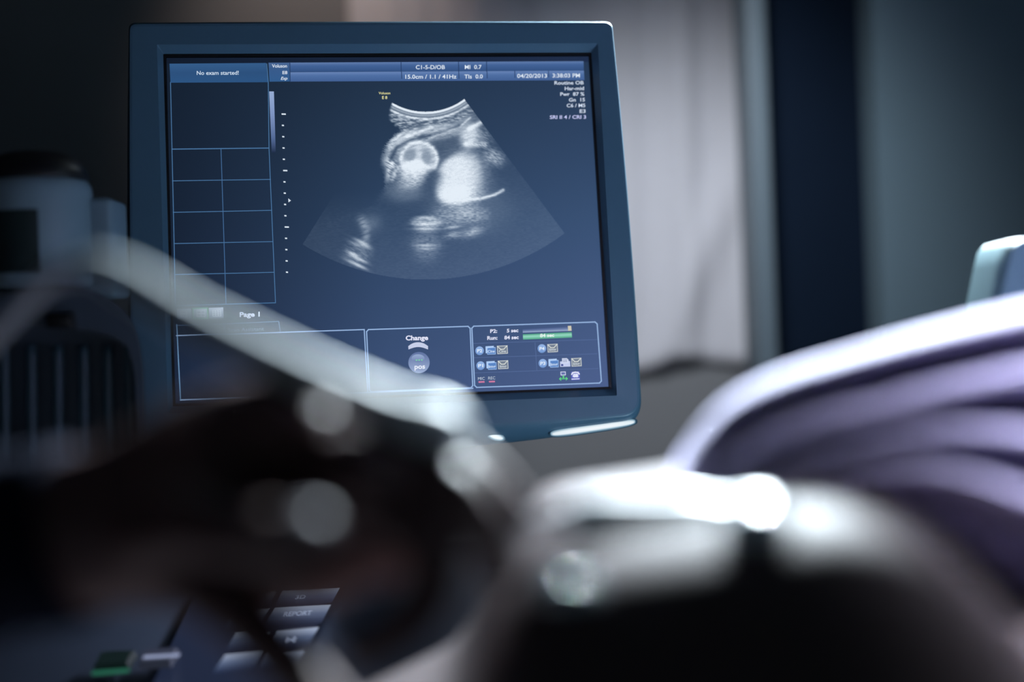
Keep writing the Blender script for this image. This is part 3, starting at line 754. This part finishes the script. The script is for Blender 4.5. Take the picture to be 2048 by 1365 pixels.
# ------------------------------------------------------------------ chair backrest at the right edge
dch = 1.02
ch = empty('padded_chair', (pt(2275, 682, dch).x, dch+.2, 0)); tag(ch, 'pale teal high padded chair back at the right edge', 'chair')
P = [(1950, 760), (1968, 690), (1978, 640), (1989, 590), (2001, 530), (2010, 495), (2024, 479), (2050, 475), (2300, 472), (2480, 470), (2530, 480), (2550, 520), (2575, 640), (2600, 760)]
fr = [pt(x, y, dch)-ch.location for x, y in P]; c = sum(fr, Vector())/len(fr)
V, F = loft([[p+Vector((0, .06, 0)) for p in fr], [c+(p-c)*1.0+Vector((0, .01, 0)) for p in fr], [c+(p-c)*.985 for p in fr], [c+(p-c)*.95+Vector((0, -.006, 0)) for p in fr]])
new_obj('backrest', mesh('backrest', V, F), M['chair'], ch, angle=50)
box('seat', ch.location+Vector((0, -.0, .52)), (.44, .30, .08), M['chair'], ch, .02)
for s in (-1, 1):
    tube('back_post', [ch.location+Vector((s*.07, .0, .53)), ch.location+Vector((s*.07, -.155, .80)), ch.location+Vector((s*.07, -.155, 1.18))], [.012]*3, M['metal'], ch, 10, 4)
    for t in (-1, 1): tube('leg', [ch.location+Vector((s*.19, t*.13, .50)), ch.location+Vector((s*.20, t*.14, .01))], [.012, .012], M['metal'], ch, 10, 2)

# ================================================================== PATIENT
DB = .58
sil = [(780, 1560), (900, 1500), (950, 1400), (975, 1290), (1000, 1190), (1030, 1120), (1075, 1072), (1145, 1050), (1300, 1030), (1450, 1008), (1560, 985), (1650, 980), (1740, 998), (1830, 1040), (1910, 1100), (1970, 1190), (2040, 1290)]
xs_, zs_ = zip(*[(pt(a, b_, DB).x, pt(a, b_, DB).z) for a, b_ in sil])
def topz(x):
    return float(np.interp(x, [-.70, -.45, -.25, -.14]+list(xs_)+[.27, .36, .50, .62], [.93, .93, .93, .935]+[max(q, .94) for q in zs_]+[1.02, 1.06, 1.06, 1.03]))
def tz(x): return sum(topz(x+d)*w for d, w in ((-.016, .15), (-.008, .2), (0, .3), (.008, .2), (.016, .15)))
loops = []
for i in range(121):
    x = -.70+1.32*i/120; zt = tz(x); bed_ = .862
    hw = float(np.interp(x, [-.70, -.45, -.25, -.1, .08, .25, .40, .55, .62], [.155, .17, .19, .185, .19, .175, .185, .19, .15]))
    h = zt-bed_; cz = bed_+h*.42; L = []
    for k in range(64):
        a = 2*math.pi*k/64; cu, su = math.cos(a), math.sin(a)
        ex = 2/5.0
        y = DB+.10+hw*math.copysign(abs(cu)**ex, cu)
        zz_ = cz+((zt-cz) if su > 0 else (cz-bed_))*math.copysign(abs(su)**(2/5.0), su)
        L.append(Vector((x, y, zz_)))
    loops.append(L)
V, F = loft(loops)
pat0 = Vector((0, DB, .862))
patient = new_obj('person', mesh('person', [v-pat0 for v in V], F), M['skin'], smooth=True); patient.location = pat0
tag(patient, 'person lying back with a bare rounded belly and lavender shirt pulled up', 'person')
# navel hint and soft surface come from the shape; shirt bunched up over the ribs
cr = [  # crest and valley lines from the gathered tip to the right; (pixel points, depth, raised)
    [(1362, 985), (1372, 900), (1440, 808), (1545, 748), (1700, 700), (1860, 655), (2060, 606), (2250, 570)],      # top silhouette (back)
    [(1366, 980), (1382, 905), (1455, 820), (1560, 765), (1710, 718), (1870, 675), (2070, 630), (2270, 590)],      # crest 1
    [(1385, 980), (1425, 915), (1500, 850), (1600, 806), (1740, 768), (1890, 730), (2080, 692), (2290, 650)],     # valley 1
    [(1395, 982), (1445, 935), (1530, 882), (1640, 842), (1770, 812), (1910, 776), (2090, 742), (2300, 720)],     # crest 2
    [(1405, 984), (1470, 948), (1560, 912), (1660, 876), (1790, 842), (1920, 822), (2095, 812), (2310, 800)],     # valley 2
    [(1420, 984), (1500, 958), (1590, 925), (1690, 892), (1810, 868), (1930, 862), (2100, 880), (2310, 920)],     # crest 3
    [(1440, 985), (1530, 968), (1620, 945), (1720, 918), (1830, 902), (1940, 908), (2100, 940), (2310, 1000)],    # valley 3
    [(1460, 985), (1560, 972), (1650, 958), (1750, 940), (1850, 936), (1950, 958), (2100, 1010), (2310, 1090)],   # crest 4
    [(1480, 986), (1590, 978), (1680, 972), (1780, 972), (1880, 992), (1970, 1035), (2100, 1090), (2310, 1190)],  # hem valley
    [(1490, 990), (1600, 985), (1700, 985), (1800, 1000), (1900, 1050), (1990, 1130), (2110, 1240), (2320, 1340)],
]
dep = [.700, .640, .700, .618, .690, .606, .680, .600, .660, .665]
rows = []
for l, d in zip(cr, dep):
    d0 = .60
    row = catmull([pt(p[0], p[1], d+(d0-d)*max(0, 1-i/2.0)*.7) for i, p in enumerate(l)], 10); rows.append(row)
for i, row in enumerate(rows):
    t = i/(len(rows)-1); e = row[-1]; tgt = Vector((.43, .70-.22*t, 1.11-.15*t))
    for k in range(1, 9):
        q = k/8; q = q*q*(3-2*q); row.append(e.lerp(tgt, q))
nS = len(rows[0]); grid = []
for i in range(nS):
    colp = catmull([r[i] for r in rows], 6); grid.append(colp)
# close around the back so the shirt is a solid bunched volume
V, F = [], []; nT = len(grid[0])
for i in range(nS):
    g = grid[i]; a, b_ = g[0], g[-1]
    back = [a+Vector((0, .05, -.01)), (a+b_)/2+Vector((0, .13, -.0)), Vector((b_.x, b_.y+.09, b_.z-.02))]
    for p in g+back: V.append(p)
n_ = nT+3
for i in range(nS-1):
    for k in range(n_):
        F.append((i*n_+k, i*n_+(k+1) % n_, (i+1)*n_+(k+1) % n_, (i+1)*n_+k))
F.append(tuple(range(n_))); F.append(tuple((nS-1)*n_+k for k in range(n_))[::-1])
sl_ = loops[87:]; b = len(V); n_ = len(sl_[0])      # part of the shirt lying over the chest
for L in sl_:
    c = sum(L, Vector())/n_
    for p in L: q = c+(p-c)*1.045; V.append(Vector((q.x, q.y, max(q.z, .8625))))
for i in range(len(sl_)-1):
    for k in range(n_): F.append((b+i*n_+k, b+i*n_+(k+1) % n_, b+(i+1)*n_+(k+1) % n_, b+(i+1)*n_+k))
shirt = new_obj('shirt', mesh('shirt', [v-pat0 for v in V], F), M['shirt'], patient, smooth=True)
shirt['label'] = 'lavender shirt gathered in long folds'

# ------------------------------------------------------------------ bed under the patient
bed = empty('exam_bed', (.1, .58, 0)); tag(bed, 'dark exam bed beneath the lying person', 'bed')
box('mattress', (.05, .60, .80), (1.9, .56, .12), M['bed'], bed, .03)
box('frame', (.05, .60, .69), (1.8, .50, .06), M['metal'], bed, .01)
box('base', (.05, .62, .33), (.9, .4, .66), M['bed'], bed, .02)

# ================================================================== TRANSDUCER
DT = .575
tr = empty('ultrasound_probe', pt(1260, 1035, DT)); tag(tr, 'white handheld ultrasound probe lying bright across the top of the belly', 'ultrasound probe')
tube('handle', [pt(1136, 1032, DT), pt(1150, 1032, DT), pt(1195, 1033, DT), (pt(1290, 1035, DT)), pt(1380, 1034, DT), pt(1425, 1040, DT)], [.004, .0080, .0088, .0090, .0094, .0090], M['probe'], tr, 24, 6)
tube('probe_head', [pt(1415, 1040, DT), pt(1450, 1042, DT), pt(1490, 1046, DT), pt(1525, 1050, DT), pt(1545, 1052, DT)], [.0090, .010, .0135, .0155, .014], M['probe'], tr, 28, 6, flat=[(1, 1), (1.1, .9), (1.1, .85), (1.15, .8), (1.15, .75)])
tube('lens', [pt(1540, 1052, DT), pt(1552, 1053, DT), pt(1562, 1054, DT)], [.0138, .012, .007], M['lens'], tr, 28, 5, flat=[(1.15, .75)]*3)
# cable: from the handle through the hand, up along it and over to the console in a loop
tube('cable', [pt(1140, 1024, DT), pt(1080, 1044, .578), pt(1020, 1050, .580), pt(962, 1000, .584), pt(922, 925, .580), pt(885, 862, .561), pt(780, 822, .554), pt(600, 745, .552), pt(400, 646, .560), pt(258, 560, .580), pt(186, 532, .610),
               pt(110, 552, .650), pt(45, 612, .695), pt(-30, 700, .74), pt(-120, 820, .76), pt(-220, 1000, .80)],
     [.0040, .0040, .0040, .0040, .0055, .0108, .0082, .0080, .0078, .0074, .0060, .0042, .0038, .0038, .0038, .0038], M['cable'], tr, 16, 8)
# gel
bpy.context.view_layer.update()
def blob_thing(name, px, py, d, r, sz, label, group=None):
    bm = bmesh.new(); bmesh.ops.create_uvsphere(bm, u_segments=24, v_segments=14, radius=r)
    for v in bm.verts:
        v.co.x *= sz[0]; v.co.y *= sz[1]; v.co.z *= sz[2]
        if v.co.z < -.3*r*sz[2]: v.co.z = -.3*r*sz[2]
    me = bpy.data.meshes.new(name); bm.to_mesh(me); bm.free()
    o = new_obj(name, me, M['gel'], smooth=True)
    dr = (pt(px, py, 1)-CAM).normalized(); ok, hp, nn_, fi = patient.ray_cast(CAM-pat0, dr)
    o.location = hp+pat0+nn_*r*sz[2]*.25 if ok else pt(px, py, d)
    if ok: o.rotation_euler = nn_.to_track_quat('Z', 'Y').to_euler(); tag(o, label, 'gel', group); return o
blob_thing('gel_blob', 1512, 1062, .556, .012, (1.1, .8, .7), 'glossy blob of gel on the belly under the probe head')

blob_thing('gel_drop', 1132, 1190, .528, .008, (1, .6, .8), 'larger gel drop on the dark side of the belly', 'gel drops on the belly side')
blob_thing('gel_drop', 1168, 1186, .528, .006, (1, .6, .9), 'smaller gel drop right beside the larger one on the belly side', 'gel drops on the belly side')
# ================================================================== SONOGRAPHER'S ARM AND HAND
def hand():
    V, F = [], []
    def add(v, f):
        b = len(V); V.extend(v); F.extend(tuple(i+b for i in q) for q in f)
    def limb(P, R, seg=20, n=6, flat=None):
        path = catmull(P, n); R2 = [float(np.interp(i/n, range(len(P)), R)) for i in range(len(path))]
        fl = None
        if flat: fl = [(float(np.interp(i/n, range(len(P)), [f[0] for f in flat])), float(np.interp(i/n, range(len(P)), [f[1] for f in flat]))) for i in range(len(path))]
        # rounded ends
        t0 = (path[0]-path[1]).normalized(); t1 = (path[-1]-path[-2]).normalized()
        pre = [path[0]+t0*R2[0]*.8, path[0]+t0*R2[0]*.5]; post = [path[-1]+t1*R2[-1]*.5, path[-1]+t1*R2[-1]*.85]
        path = pre+path+post; R2 = [R2[0]*.35, R2[0]*.8]+R2+[R2[-1]*.86, R2[-1]*.4]
        if fl: fl = [fl[0]]*2+fl+[fl[-1]]*2
        add(*sweep(path, R2, seg, fl))
    # forearm, wrist, palm (long axis of the palm's section stands upright in view)
    limb([Vector((-.60, .79, 1.21)), pt(-900, 1200, .66), pt(-300, 1110, .625), pt(40, 1082, .60), pt(230, 1050, .590), pt(380, 1020, .584), pt(520, 990, .584), pt(650, 1005, .582), pt(740, 1010, .578)],
         [.030, .038, .036, .032, .034, .042, .046, .043, .034], 28, 6, flat=[(1, 1), (1, 1), (.95, 1), (.85, 1), (.72, 1.02), (.5, 1.06), (.42, 1.08), (.40, 1.05), (.38, 1)])
    # fingers: base, knuckle, joints, tip
    limb([pt(620, 830, .578), pt(760, 872, .572), pt(880, 905, .566), pt(965, 965, .566), pt(1035, 1032, .570)], [.0125, .0120, .0110, .0098, .0080])      # index
    limb([pt(620, 900, .572), pt(770, 930, .560), pt(900, 975, .550), pt(968, 1060, .552), pt(1000, 1140, .560)], [.0125, .0120, .0112, .0098, .0082])     # middle
    limb([pt(600, 970, .568), pt(760, 1010, .552), pt(862, 1100, .545), pt(850, 1200, .545), pt(775, 1275, .548), pt(715, 1305, .550)], [.0120, .0118, .0108, .0098, .0088, .0078])    # ring
    limb([pt(300, 1090, .585), pt(420, 1170, .570), pt(510, 1260, .560), pt(590, 1350, .555), pt(680, 1440, .552)], [.020, .0155, .0118, .0110, .0082])    # little
    limb([pt(300, 1060, .575), pt(400, 1050, .556), pt(480, 1070, .530), pt(560, 1080, .505), pt(618, 1082, .488)], [.020, .0155, .0125, .0118, .0098])    # thumb lying across
    limb([pt(430, 815, .582), pt(535, 815, .548), pt(640, 860, .570)], [.010, .0120, .010])     # knuckle ridges below the cable
    limb([pt(640, 900, .580), pt(715, 935, .542), pt(800, 950, .565)], [.011, .0140, .010])
    # web between the fingers' roots
    limb([pt(560, 900, .576), pt(740, 950, .562), pt(820, 1010, .552)], [.024, .022, .014], flat=[(.6, 1)]*3)
    base = pt(520, 960, .58)
    me = bpy.data.meshes.new('hand'); me.from_pydata([tuple(v-base) for v in V], [], F); me.update()
    o = new_obj('person', me, M['skin_dark'], smooth=True); o.location = base
    r = o.modifiers.new('merge', 'REMESH'); r.mode = 'VOXEL'; r.voxel_size = .0018; r.use_smooth_shade = True
    s = o.modifiers.new('soften', 'SMOOTH'); s.factor = .6; s.iterations = 6
    tag(o, 'person reaching in from the left, dark hand and forearm holding the probe', 'person')
    bm = bmesh.new(); bmesh.ops.create_uvsphere(bm, u_segments=28, v_segments=16, radius=1)
    for v in bm.verts: v.co = Vector((v.co.x*.0075, v.co.y*.0085, v.co.z*.0055))
    bmesh.ops.translate(bm, vec=pt(618, 1048, .4875)-base, verts=bm.verts)
    me = bpy.data.meshes.new('fingernail'); bm.to_mesh(me); bm.free(); new_obj('fingernail', me, M['nail'], o, smooth=True)
    P = [Vector((-.66, .83, 1.24)), pt(-900, 1205, .66), pt(-300, 1112, .625), pt(40, 1084, .60), pt(150, 1066, .594)]
    sl = tube('sleeve', P, [.062, .055, .046, .038, .038], M['sleeve'], o, 28, 8)
    return o
hand()
